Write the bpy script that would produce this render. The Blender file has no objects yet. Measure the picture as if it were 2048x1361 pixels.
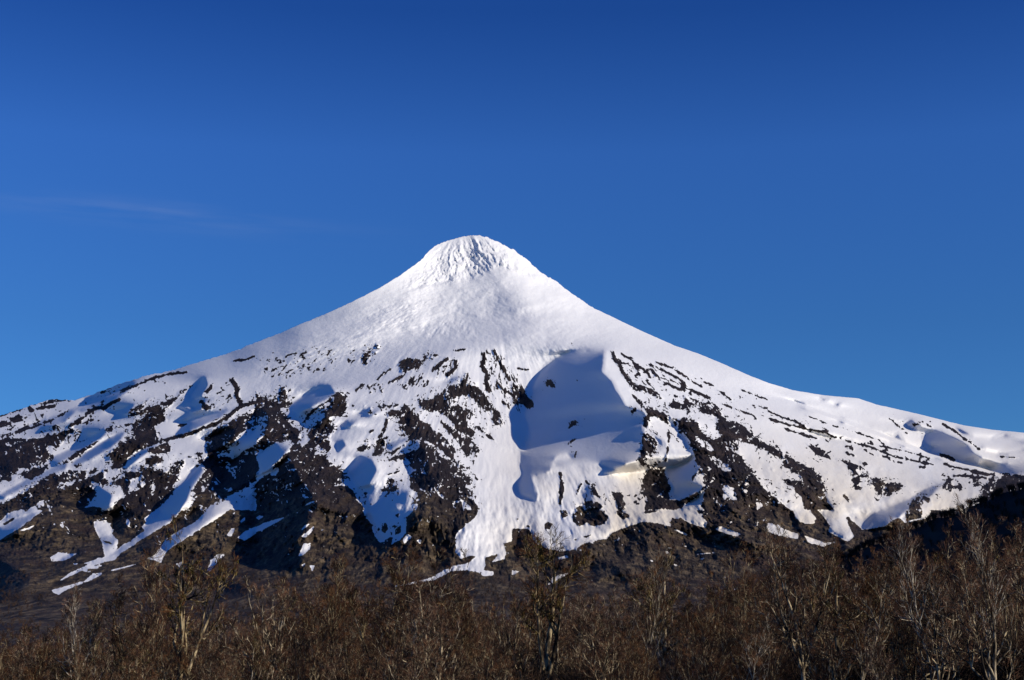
import bpy, math, random
import numpy as np
from mathutils import Vector, Matrix
C = bpy.context.scene
col = C.collection
R = math.radians
rng = np.random.default_rng(7)
random.seed(7)

# ---------------------------------------------------------------- camera, sky, sun, exposure
PITCH = 10.0
FPX = 2844.0                       # focal length in pixels of a 2048 px wide picture
cam = bpy.data.cameras.new('camera'); camo = bpy.data.objects.new('camera', cam); col.objects.link(camo)
cam.sensor_width = 36; cam.lens = FPX / 2048 * 36
cam.clip_start = 0.5; cam.clip_end = 80000
camo.location = (0, 0, 0); camo.rotation_euler = (R(90 + PITCH), 0, 0)
C.camera = camo

SUN_EL, SUN_AZ = 20.0, 68.0        # degrees above the horizon, degrees to the right of straight behind the camera
el, az = R(SUN_EL), R(SUN_AZ)
sun_dir = Vector((math.sin(az) * math.cos(el), -math.cos(az) * math.cos(el), math.sin(el)))
w = bpy.data.worlds.new('World'); C.world = w; w.use_nodes = True
nt = w.node_tree; nt.nodes.clear()
sky = nt.nodes.new('ShaderNodeTexSky'); sky.sky_type = 'NISHITA'; sky.sun_disc = False
sky.sun_elevation = el; sky.sun_rotation = math.atan2(sun_dir.x, sun_dir.y)
sky.altitude = 1200; sky.air_density = 1.0; sky.dust_density = 0.0; sky.ozone_density = 3.5
bg = nt.nodes.new('ShaderNodeBackground'); bg.inputs['Strength'].default_value = 0.112
out = nt.nodes.new('ShaderNodeOutputWorld')
tint = nt.nodes.new('ShaderNodeMix'); tint.data_type = 'RGBA'; tint.blend_type = 'MULTIPLY'
tint.inputs[0].default_value = 1.0; tint.inputs[7].default_value = (0.36, 0.66, 1.20, 1)
nt.links.new(sky.outputs[0], tint.inputs[6])
fade = nt.nodes.new('ShaderNodeValToRGB'); fe = fade.color_ramp.elements
for _ in range(3): fe.new(0.5)
for q_, (p_, c_) in zip(fe, [(0.10, (0.60, 0.74, 0.70)), (0.18, (0.60, 0.74, 0.71)), (0.30, (0.68, 0.82, 0.87)), (0.39, (0.36, 0.56, 0.71)), (0.65, (0.46, 0.76, 0.92))]): q_.position = p_; q_.color = c_ + (1,)
# a faint wisp of high cloud, at a fixed place in the sky
tc = nt.nodes.new('ShaderNodeTexCoord')
sep = nt.nodes.new('ShaderNodeSeparateXYZ'); nt.links.new(tc.outputs['Generated'], sep.inputs[0])
def M(op, a, b=None, c=None):
    n = nt.nodes.new('ShaderNodeMath'); n.operation = op
    for i, x in enumerate((a, b, c)):
        if x is None: continue
        if isinstance(x, (int, float)): n.inputs[i].default_value = x
        else: nt.links.new(x, n.inputs[i])
    return n.outputs[0]
azx = M('DIVIDE', sep.outputs[0], sep.outputs[1]); elz = M('DIVIDE', sep.outputs[2], sep.outputs[1])
nz = nt.nodes.new('ShaderNodeTexNoise'); nz.inputs['Scale'].default_value = 1.0; nz.inputs['Detail'].default_value = 6
cmb = nt.nodes.new('ShaderNodeCombineXYZ')
nt.links.new(M('MULTIPLY', azx, 9.0), cmb.inputs[0]); nt.links.new(M('MULTIPLY', M('MULTIPLY_ADD', azx, 0.08, elz), 90.0), cmb.inputs[1])
nt.links.new(cmb.outputs[0], nz.inputs['Vector'])
line = M('MULTIPLY_ADD', azx, -0.09, 0.246)                      # the streak's centre height at each azimuth
dist = M('DIVIDE', M('SUBTRACT', elz, line), 0.009)
band = M('EXPONENT', M('MULTIPLY', M('MULTIPLY', dist, dist), -1.0))
dx = M('DIVIDE', M('ADD', azx, 0.265), 0.11)
alen = M('EXPONENT', M('MULTIPLY', M('MULTIPLY', dx, dx), -1.0))
nt.links.new(sep.outputs[2], fade.inputs[0])
fm_ = nt.nodes.new('ShaderNodeMix'); fm_.data_type = 'RGBA'; fm_.blend_type = 'MULTIPLY'; fm_.inputs[0].default_value = 1.0
nt.links.new(tint.outputs[2], fm_.inputs[6]); nt.links.new(fade.outputs[0], fm_.inputs[7])
front = M('GREATER_THAN', sep.outputs[1], 0.0)
nn = M('MAXIMUM', M('MULTIPLY_ADD', nz.outputs[0], 2.4, -0.95), 0.0)
wis = M('MULTIPLY', M('MULTIPLY', M('MULTIPLY', band, alen), M('MULTIPLY', nn, front)), 0.11)
cm = nt.nodes.new('ShaderNodeMix'); cm.data_type = 'RGBA'
nt.links.new(wis, cm.inputs[0]); nt.links.new(fm_.outputs[2], cm.inputs[6]); cm.inputs[7].default_value = (5.0, 5.2, 5.4, 1)
nt.links.new(cm.outputs[2], bg.inputs[0]); nt.links.new(bg.outputs[0], out.inputs[0])

sl = bpy.data.lights.new('sun', 'SUN'); sl.energy = 4.5; sl.angle = R(0.5); sl.color = (1.0, 0.91, 0.77)
so = bpy.data.objects.new('sun', sl); col.objects.link(so)
so.rotation_euler = sun_dir.to_track_quat('Z', 'Y').to_euler()
C.view_settings.view_transform = 'Standard'; C.view_settings.look = 'None'
C.view_settings.exposure = 0.0; C.view_settings.gamma = 1.0; C.view_settings.use_curve_mapping = False

# ---------------------------------------------------------------- helpers
def tag(o, label=None, cat=None, group=None, kind=None):
    if label: o['label'] = label
    if cat: o['category'] = cat
    if group: o['group'] = group
    if kind: o['kind'] = kind
    return o

def mesh_obj(name, V, F, mat, parent=None, smooth=True, fm=None, link=True):
    """V (n,3) array, F (m,3) or (m,4) int array"""
    me = bpy.data.meshes.new(name)
    V = np.asarray(V, dtype=np.float32); F = np.asarray(F, dtype=np.int32)
    k = F.shape[1]
    me.vertices.add(len(V)); me.vertices.foreach_set('co', V.ravel())
    me.loops.add(F.size); me.loops.foreach_set('vertex_index', F.ravel())
    me.polygons.add(len(F)); me.polygons.foreach_set('loop_start', np.arange(0, F.size, k, dtype=np.int32))
    me.polygons.foreach_set('loop_total', np.full(len(F), k, dtype=np.int32))
    me.polygons.foreach_set('use_smooth', np.full(len(F), smooth))
    for m in (mat if isinstance(mat, (list, tuple)) else [mat]): me.materials.append(m)
    if fm is not None: me.polygons.foreach_set('material_index', np.asarray(fm, dtype=np.int32))
    me.update(calc_edges=True)
    o = bpy.data.objects.new(name, me)
    if link: col.objects.link(o)
    if parent: o.parent = parent
    return o

def grid_faces(nr, nc):
    i = np.arange(nr * nc).reshape(nr, nc)
    return np.stack([i[:-1, :-1], i[1:, :-1], i[1:, 1:], i[:-1, 1:]], -1).reshape(-1, 4)

def interp(x, pts):
    p = np.array(pts, float); return np.interp(x, p[:, 0], p[:, 1])

cp, sp = math.cos(R(PITCH)), math.sin(R(PITCH))
def ray(u, v):
    """direction through picture point (u, v), scaled so that its forward (Y) part is 1"""
    x = (u - 1024.0) / FPX; y = (680.5 - v) / FPX
    X = x; Y = cp - y * sp; Z = sp + y * cp
    return X / Y, Z / Y

def nodes(mat):
    mat.use_nodes = True; t = mat.node_tree; t.nodes.clear(); return t
class NT:
    def __init__(s, name):
        s.m = bpy.data.materials.new(name); s.t = nodes(s.m)
        s.out = s.n('ShaderNodeOutputMaterial'); s.b = s.n('ShaderNodeBsdfPrincipled')
        s.t.links.new(s.b.outputs[0], s.out.inputs[0])
    def n(s, k): return s.t.nodes.new(k)
    def l(s, a, b): s.t.links.new(a, b)
    def noise(s, scale, detail=4, vec=None, rough=0.55, stretch=None):
        n = s.n('ShaderNodeTexNoise'); n.inputs['Scale'].default_value = scale; n.inputs['Detail'].default_value = detail
        n.inputs['Roughness'].default_value = rough
        if vec is None:
            vec = s.n('ShaderNodeTexCoord').outputs['Object']
        if stretch:
            mp = s.n('ShaderNodeMapping'); mp.inputs['Scale'].default_value = stretch; s.l(vec, mp.inputs[0]); vec = mp.outputs[0]
        s.l(vec, n.inputs['Vector']); return n.outputs[0]
    def ramp(s, fac, *stops):
        r = s.n('ShaderNodeValToRGB'); e = r.color_ramp.elements
        while len(e) < len(stops): e.new(0.5)
        for q, (p, c) in zip(e, stops): q.position = p; q.color = tuple(c) + (1,)
        s.l(fac, r.inputs[0]); return r.outputs[0]
    def mix(s, fac, a, b, blend='MIX'):
        m = s.n('ShaderNodeMix'); m.data_type = 'RGBA'; m.blend_type = blend
        for sock, x in ((m.inputs[0], fac), (m.inputs[6], a), (m.inputs[7], b)):
            if isinstance(x, (int, float)): sock.default_value = x
            elif isinstance(x, tuple): sock.default_value = x + (1,)
            else: s.l(x, sock)
        return m.outputs[2]
    def math(s, op, a, b=0.0, clamp=False):
        m = s.n('ShaderNodeMath'); m.operation = op; m.use_clamp = clamp
        for i, x in enumerate((a, b)):
            if isinstance(x, (int, float)): m.inputs[i].default_value = x
            else: s.l(x, m.inputs[i])
        return m.outputs[0]
    def bump(s, h, strength, dist):
        b = s.n('ShaderNodeBump'); b.inputs['Strength'].default_value = strength; b.inputs['Distance'].default_value = dist
        s.l(h, b.inputs['Height']); s.l(b.outputs[0], s.b.inputs['Normal'])
    def attr(s, name):
        a = s.n('ShaderNodeAttribute'); a.attribute_name = name; return a.outputs['Fac']

# ---------------------------------------------------------------- materials
def mountain_material():
    t = NT('mountain_surface'); SQ = (1.0, 0.30, 1.3)
    rock, veg, dirt = t.attr('rock'), t.attr('veg'), t.attr('dirt')
    n1 = t.noise(0.011, 8, rough=0.65, stretch=SQ); n2 = t.noise(0.045, 6, rough=0.7, stretch=SQ); n3 = t.noise(0.0045, 6, rough=0.6)
    n4 = t.noise(0.16, 4, rough=0.7, stretch=SQ)
    rk = t.ramp(n1, (0.38, (0.008, 0.006, 0.007)), (0.52, (0.020, 0.014, 0.013)), (0.64, (0.056, 0.038, 0.032)))
    rk = t.mix(t.math('MULTIPLY', n2, 0.9, True), rk, t.ramp(n4, (0.40, (0.006, 0.005, 0.006)), (0.64, (0.040, 0.027, 0.024))))
    vg = t.ramp(n2, (0.38, (0.024, 0.017, 0.012)), (0.50, (0.085, 0.062, 0.038)), (0.62, (0.18, 0.13, 0.075)))
    vg = t.mix(t.math('MULTIPLY', t.math('SUBTRACT', t.noise(0.022, 5, stretch=SQ), 0.40), 6.0, True), t.ramp(n3, (0.40, (0.010, 0.008, 0.009)), (0.6, (0.030, 0.022, 0.012))), vg)
    vg = t.mix(t.ramp(n3, (0.48, (0, 0, 0)), (0.62, (0.75, 0.75, 0.75))), vg, t.ramp(n4, (0.38, (0.010, 0.006, 0.006)), (0.66, (0.060, 0.036, 0.030))))
    ground = t.mix(veg, rk, vg)
    sn = t.mix(dirt, (0.81, 0.81, 0.81), (0.66, 0.59, 0.48))
    sn = t.mix(t.math('MULTIPLY', n1, 0.25), sn, (0.70, 0.69, 0.68))
    rf = t.math('ADD', rock, t.math('MULTIPLY', t.math('SUBTRACT', n4, 0.5), 0.7))
    rf = t.ramp(rf, (0.46, (0, 0, 0)), (0.54, (1, 1, 1)))
    colr = t.mix(rf, sn, ground)
    t.l(colr, t.b.inputs['Base Color']); t.b.inputs['Roughness'].default_value = 0.75
    t.b.inputs['Specular IOR Level'].default_value = 0.15
    h = t.math('ADD', t.math('MULTIPLY', n4, t.math('ADD', t.math('MULTIPLY', rf, 3.0), 0.25)),
               t.math('MULTIPLY', n2, t.math('ADD', t.math('MULTIPLY', rf, 8.0), 1.2)))
    t.bump(h, 1.0, 1.6)
    return t.m
MAT_MTN = mountain_material()

def simple(name, stops, scale, rough=0.85, bump=0.0, detail=4, stretch=None, objvar=0.0):
    t = NT(name)
    n = t.noise(scale, detail, stretch=stretch)
    c = t.ramp(n, *stops)
    if objvar:
        oi = t.n('ShaderNodeObjectInfo')
        hs = t.n('ShaderNodeHueSaturation'); t.l(c, hs.inputs['Color'])
        t.l(t.math('ADD', t.math('MULTIPLY', oi.outputs['Random'], objvar * 2), 1 - objvar), hs.inputs['Value'])
        t.l(t.math('ADD', t.math('MULTIPLY', oi.outputs['Random'], -0.3), 1.1), hs.inputs['Saturation'])
        c = hs.outputs[0]
    t.l(c, t.b.inputs['Base Color']); t.b.inputs['Roughness'].default_value = rough
    t.b.inputs['Specular IOR Level'].default_value = 0.2
    if bump: t.bump(n, 1.0, bump)
    return t.m
MAT_BARK = simple('bark', [(0.44, (0.012, 0.008, 0.005)), (0.51, (0.11, 0.078, 0.042)), (0.60, (0.42, 0.33, 0.19))], 3.0, bump=0.02, stretch=(1, 1, 0.35), objvar=0.25)
MAT_PALE = simple('pale_bark', [(0.40, (0.05, 0.038, 0.026)), (0.5, (0.22, 0.18, 0.125)), (0.62, (0.52, 0.45, 0.33))], 3.0, bump=0.02, stretch=(1, 1, 0.5), objvar=0.2)
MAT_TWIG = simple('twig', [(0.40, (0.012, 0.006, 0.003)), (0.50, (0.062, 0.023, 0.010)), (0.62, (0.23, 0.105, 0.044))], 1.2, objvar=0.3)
MAT_LICHEN = simple('lichen', [(0.35, (0.05, 0.038, 0.012)), (0.65, (0.26, 0.19, 0.06))], 5.0, objvar=0.15)
MAT_SCRUB = simple('scrub', [(0.38, (0.020, 0.012, 0.010)), (0.55, (0.060, 0.036, 0.026)), (0.7, (0.11, 0.070, 0.045))], 0.03)
MAT_SOIL = simple('soil', [(0.35, (0.010, 0.008, 0.006)), (0.5, (0.030, 0.022, 0.014)), (0.7, (0.07, 0.05, 0.03))], 0.35, bump=0.1, detail=6)
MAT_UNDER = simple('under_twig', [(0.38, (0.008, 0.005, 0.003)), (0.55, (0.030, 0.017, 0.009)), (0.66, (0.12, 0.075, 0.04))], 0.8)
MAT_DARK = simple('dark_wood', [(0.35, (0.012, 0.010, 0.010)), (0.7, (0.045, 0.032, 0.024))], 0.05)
# ---------------------------------------------------------------- the mountain: where rock shows, where slopes turn from the sun
# outlines read in four-times enlarged tiles; each tile starts at (x0, y0) of the 2048 px picture
TILE = dict(A=(0, 680), B=(512, 680), C=(1024, 680), D=(1536, 680), E=(0, 1021), F=(512, 1021), G=(1024, 1021), H=(1536, 1021))
ROCK = '''
A 0,605 100,565 250,525 330,500 410,470 520,480 600,485 560,494 440,494 340,522 200,552 80,592 0,614
A 770,435 860,390 960,355 1060,330 1120,320 1010,352 900,392 830,427
A 0,665 60,645 150,605 225,600 220,625 150,655 60,690 0,700
A 0,755 90,740 200,700 300,650 400,620 300,672 200,732 80,768 0,778
A 0,800 60,780 180,790 330,790 480,740 560,700 660,740 560,750 510,790 500,830 450,865 380,840 370,870 400,920 440,945 380,960 340,1000 350,1050 240,1040 180,1020 120,1060 60,1120 0,1130
A 1040,610 1050,570 1110,520 1200,465 1280,445 1220,470 1150,510 1130,560 1200,540 1290,510 1400,470 1440,410 1560,350 1550,370 1480,420 1440,450 1390,490 1370,520 1300,560 1200,580 1100,600
A 1180,600 1250,565 1300,580 1335,650 1265,665 1225,700 1255,740 1280,820 1180,860 1060,905 1010,960 1000,1010 960,1035 880,1035 930,980 880,960 840,930 890,890 960,830 1010,810 1030,760 1000,730 1080,700 1050,680 1130,640
A 500,990 620,890 740,830 850,770 800,800 740,860 680,890 560,970 510,995
A 830,715 890,690 960,690 900,720 880,740 830,740
A 1165,890 1300,830 1350,835 1370,880 1320,910 1240,910 1180,900
A 1180,960 1250,920 1300,960 1260,1000 1180,990
A 1620,790 1680,740 1800,680 1900,620 2048,590 2048,690 1960,730 1900,760 1860,830 1790,870 1740,920 1690,960 1650,880 1700,830 1640,800
A 1495,935 1550,930 1540,945 1500,945
A 1650,950 1740,930 1880,960 1940,900 2048,840 2048,1130 1960,1190 1850,1240 1760,1270 1660,1340 1640,1362 1500,1362 1550,1300 1540,1210 1600,1130 1640,1060 1680,1040 1610,1000 1560,1030 1620,960
A 190,1080 240,1050 350,1050 300,1090 230,1120 190,1100
A 0,1330 120,1260 280,1150 400,1080 560,1060 640,1040 820,1030 870,1035 830,1080 850,1120 870,1160 820,1160 730,1130 720,1170 780,1220 720,1310 640,1362 300,1362 400,1290 540,1250 400,1280 200,1362 0,1362
A 870,1150 960,1110 1010,1060 1110,1050 1130,1010 1250,1050 1360,1040 1390,990 1470,960 1480,990 1430,1030 1440,1100 1390,1150 1300,1190 1320,1210 1400,1180 1370,1240 1280,1340 1240,1362 900,1362 950,1280 1060,1220 1140,1190 1060,1180 1000,1210 960,1170
A 640,1362 740,1330 900,1362
B 0,570 60,545 120,530 190,560 220,620 290,690 350,730 350,800 310,830 260,790 200,800 110,850 0,920 0,830 80,780 50,740 90,640 60,620 0,650
B 0,410 30,470 110,490 170,500 200,390 240,400 240,540 180,540 60,530 0,545
B 665,420 700,470 735,525 700,580 680,620 640,605 580,620 600,660 640,680 625,740 590,780 600,850 590,900 540,880 480,850 420,870 390,850 430,800 410,760 440,710 500,660 560,610 580,560 630,440
B 370,660 400,620 450,560 560,500 620,470 480,560 420,620 390,665
B 860,505 880,530 865,540
B 880,600 915,540 930,540 930,590 910,600
B 1130,210 1160,165 1230,145 1310,160 1335,180 1300,225 1240,240 1180,265 1155,255 1150,215
B 1330,140 1400,115 1490,115 1430,140 1350,150
B 1700,250 1650,300 1640,350 1530,370 1500,420 1440,440 1420,470 1340,480 1310,500 1320,550 1380,580 1440,560 1500,600 1560,640 1600,720 1680,760 1740,760 1750,720 1690,700 1690,630 1750,600 1700,560 1600,520 1560,480 1640,440 1700,440 1740,480 1830,560 1900,590 1880,640 1920,690 1990,670 1930,580 1860,490 1830,440 1750,370 1700,350 1700,290
B 1600,720 1650,800 1740,820 1790,890 1740,930 1670,910 1640,850 1580,780 1500,700 1460,640
B 1720,700 1780,690 1830,740 1880,770 1930,830 1870,790 1820,750 1760,700
B 1960,480 2000,500 2040,560 2000,540 1965,500
B 1180,510 1160,560 1190,600 1150,650 1160,720 1220,750 1240,800 1310,795 1370,810 1450,850 1500,900 1560,960 1640,1030 1680,1030 1600,960 1540,880 1600,900 1560,840 1480,750 1400,700 1330,650 1270,600 1230,550
B 1060,620 1050,580 1100,560 1160,570 1170,600 1110,600
B 970,540 1000,510 1040,520 1120,520 1160,510 1120,540 1040,545 980,550
B 990,790 1020,800 1045,850 1020,890 960,935 930,925 940,880 970,830
B 800,880 860,840 910,815 900,860 850,895
B 1320,830 1300,870 1240,900 1150,920 1070,950 1040,985 1100,960 1150,950 1230,960 1240,1020 1320,1040 1240,1060 1220,1090 1230,1130 1240,1200 1300,1240 1310,1300 1280,1362 1800,1362 1740,1300 1700,1220 1640,1120 1560,1060 1620,1080 1740,1190 1700,1120 1620,1050 1560,980 1480,930 1420,870 1370,830
B 1050,1130 1090,1105 1110,1130 1080,1150 1140,1180 1140,1200 1080,1215 1040,1210 980,1220 1030,1190 1070,1170
B 850,1215 890,1215 890,1245 860,1240
B 1080,1270 1100,1280 1090,1300
B 1760,1100 1790,1120 1770,1130 1740,1090
B 310,830 280,870 280,900 200,960 110,1050 0,1140 0,1362 870,1362 850,1320 800,1260 780,1200 700,1150 650,1110 720,1110 770,1130 700,1070 620,1000 560,960 500,920 420,880 360,840
B 0,950 20,980 30,1040 0,1100
B 845,160 870,100 920,130 890,160 880,205 860,190
B 960,30 985,40 980,70 960,60
B 930,95 1000,80 940,105
B 880,60 910,45 900,70
C 260,330 300,315 345,350 345,380 310,385 265,365
C 485,322 535,322 530,338
C 495,640 520,628 555,660 540,680 490,690 440,720 470,680
C 530,765 510,800 430,860 450,820 510,780
C 395,890 440,870 410,890
C 522,880 512,950 494,950 505,890
C 960,545 1000,540 985,580 955,590
C 0,330 60,370 100,400 130,460 180,510 170,540 130,560 100,520 40,510 0,510 10,450 0,400
C 900,300 960,340 1080,380 1140,410 1220,470 1180,475 1080,420 990,400 950,380
C 950,430 1000,470 1060,520 1180,570 1240,600 1250,680 1210,640 1150,610 1100,600 1110,650 1090,700 1060,690 1050,640 1090,590 1020,520 960,450
C 1050,740 1110,770 1160,820 1150,870 1080,930 1040,960 1080,1000 1040,1015 1010,960 1040,900 1040,800
C 1090,1030 1170,1030 1210,1060 1270,1170 1255,1240 1260,1280 1330,1290 1450,1240 1540,1180 1500,1250 1330,1350 1310,1362 1060,1362 1080,1280 1070,1180 1050,1130 1080,1080
C 1250,600 1320,650 1380,615 1490,650 1500,720 1560,790 1680,800 1640,700 1640,620 1520,590 1490,520 1620,540 1700,640 1850,700 1960,780 2048,850 2048,885 1950,850 1850,800 1780,780 1820,880 1760,860 1700,830 1710,880 1830,920 1870,1000 1960,1110 2048,1230 2048,1362 1530,1362 1520,1280 1550,1180 1580,1110 1490,1050 1450,1130 1430,1140 1440,1100 1500,1020 1470,960 1440,860 1410,790 1350,740 1310,690
C 1250,520 1300,490 1380,540 1420,540 1350,560 1260,550
C 1370,450 1400,450 1420,500 1470,510 1460,460 1500,500 1600,500 1600,520 1500,520 1390,520
C 1400,590 1450,580 1440,595
C 570,1110 640,1160 690,1230 740,1290 650,1230 600,1150
C 560,1300 640,1280 740,1330 700,1362 600,1362
C 770,1190 830,1220 870,1210 890,1290 910,1362 850,1362 830,1270
C 510,1340 560,1330 580,1362 510,1362
D 0,840 100,890 200,950 280,990 360,1050 420,1090 460,1170 440,1210 460,1290 540,1362 300,1362 270,1260 200,1180 120,1120 200,1125 300,1140 250,1080 130,1000 100,940 0,910
D 0,1220 100,1290 170,1362 0,1362
D 300,825 380,860 490,910 460,920 530,970 480,950 400,910 330,860
D 540,950 640,970 740,1010 780,1045 700,1040 740,1080 810,1080 800,1100 740,1100 720,1200 700,1200 690,1140 680,1050 620,990
D 830,1100 900,1110 960,1150 1080,1170 1040,1200 960,1220 960,1250 920,1250 870,1210 860,1180 810,1160
D 730,970 780,980 810,1010 760,1000
D 590,1240 620,1240 670,1300 640,1300
D 20,1030 50,1035 40,1050
D 1420,1130 1460,1100 1480,1180 1460,1240 1440,1180 1380,1200
D 1120,1362 1150,1290 1200,1250 1290,1260 1310,1290 1280,1310 1240,1270 1220,1300 1240,1362
D 1310,1170 1380,1170 1340,1190
D 1780,1100 1900,1070 2048,1080 2048,1362 1700,1362 1700,1250
'''
HOLES = '''
A 50,820 170,815 100,850 50,845
A 20,895 130,885 40,920
A 290,980 312,980 300,1010
A 1120,760 1180,735 1170,760
A 1010,740 1080,730 1050,790 1000,790
A 1930,670 2048,635 2020,660 1950,680
A 1680,1330 1800,1270 2048,1130 2048,1260 1990,1280 1880,1330 1800,1362 1690,1362
A 440,1200 480,1140 620,1110 820,1030 810,1060 640,1140 540,1180 450,1200
A 680,1050 820,1000 800,1020 690,1060
A 220,1362 330,1290 410,1250 380,1290 280,1362
A 1050,1120 1130,1080 1110,1160 1060,1190 1030,1170
A 1200,1180 1240,1140 1250,1240 1210,1250
B 100,750 150,690 130,740
B 110,1070 170,1020 190,1030 150,1080
B 250,1040 320,1020 340,1035 280,1055
B 270,955 330,950 300,970
B 360,1340 440,1290 520,1280 440,1315
B 0,1290 50,1250 0,1275
B 1290,1180 1340,1180 1360,1220 1310,1200
B 1430,1200 1480,1220 1500,1260 1590,1290 1500,1280 1440,1240
B 1640,1290 1680,1300 1730,1362 1660,1350
B 1560,490 1600,530 1560,540
C 1465,770 1560,810 1620,880 1590,890 1500,830
C 1565,940 1640,930 1700,990 1780,1060 1690,1050 1610,990
C 1665,1190 1700,1160 1740,1190 1780,1170 1780,1220 1815,1280 1740,1290 1690,1280 1690,1230
C 1940,1270 1990,1280 2010,1330 1960,1362 1950,1310
D 310,1290 370,1300 340,1330
'''
LINES = '''
A 25 1280,815 1440,770 1540,745 1650,700 1800,640 1880,560 1960,520 2048,500
A 34 1850,310 1900,390 1890,440 1930,520
A 22 230,560 380,540 440,530
A 26 560,690 640,640 700,590 760,550 830,545 900,500 960,480
A 18 960,415 1100,360 1250,300 1400,270 1500,255
A 16 1300,330 1330,350
A 14 1410,700 1500,670
A 20 1600,480 1660,540 1640,570
A 20 1650,430 1700,360
A 12 1000,690 1100,650
A 14 1860,170 1960,160 2040,130
A 12 100,740 260,700 420,640 560,560
B 22 1050,630 1030,720 990,780
B 16 1000,290 1080,230
B 16 965,325 1000,290
B 18 1060,350 1140,300 1180,290
B 25 1400,250 1450,220 1500,170 1540,150
B 26 1600,160 1590,230 1520,290
B 30 1820,100 1830,170 1800,200 1850,270 1840,340 1870,420
B 22 1900,80 1960,200 2010,290 2040,330
B 14 1070,920 1110,890 1190,840
B 10 1580,90 1680,75
B 12 900,370 920,430
B 14 980,350 1010,430
B 16 790,410 850,360
B 16 1300,470 1330,540
B 14 190,390 230,380
B 12 1050,1080 1150,1050
B 8 1440,930 1560,1000 1640,1060 1700,1110
B 16 910,740 945,725
B 16 1920,330 1980,400 2048,440
B 14 520,580 600,570
B 14 1640,1190 1700,1260 1760,1330
C 26 800,90 820,150 870,220 900,290 960,340
C 12 1250,715 1255,780 1245,880 1230,980
C 16 870,110 960,160 1000,240 1030,290
C 20 960,180 1090,260 1100,310
C 18 1100,200 1200,240 1350,320 1400,380
C 14 1150,180 1300,230 1430,330 1520,375
C 18 1220,345 1330,390 1390,410
C 18 1350,370 1500,430 1600,480
C 10 1140,290 1300,340
C 9 1540,340 1620,370
C 9 1640,400 1760,480
C 12 1680,515 1800,560 1920,600 1960,640
C 9 1830,400 2048,480
C 10 1930,520 2048,550
C 26 385,1060 400,1180 390,1280 380,1320
C 12 550,1150 510,1260
C 30 1060,640 1090,620
C 30 1620,540 1700,660 1740,760
C 12 40,230 140,240
C 10 20,290 30,320
C 16 1110,230 1170,300
C 20 1690,820 1800,880
D 14 0,570 150,630 300,690
D 16 0,630 100,660 300,710 450,740 550,790
D 12 110,705 250,750 400,790
D 18 250,750 340,780
D 16 620,850 690,880
D 14 640,810 800,850 1000,930 1080,950
D 12 620,900 700,930
D 14 880,925 950,940 1000,975 1080,985
D 10 740,870 840,920
D 8 300,600 500,680 700,740 900,805
D 10 890,850 1100,890 1300,950
D 14 1100,950 1250,990 1330,1000
D 22 1370,915 1450,940 1490,975
D 20 1210,1010 1260,1020
D 14 1400,990 1500,1020 1650,1050 1800,1080 1950,1100
D 16 1480,1090 1600,1090 1750,1110
D 16 1620,1055 1800,1090
D 16 460,800 490,820
D 10 1230,650 1310,700
D 12 1400,670 1500,740 1600,810
D 8 970,630 1040,690 1120,760
D 10 1600,810 1700,880
D 9 1840,930 2000,945
D 10 890,1030 910,1035
D 14 640,1010 700,1050
'''
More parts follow.
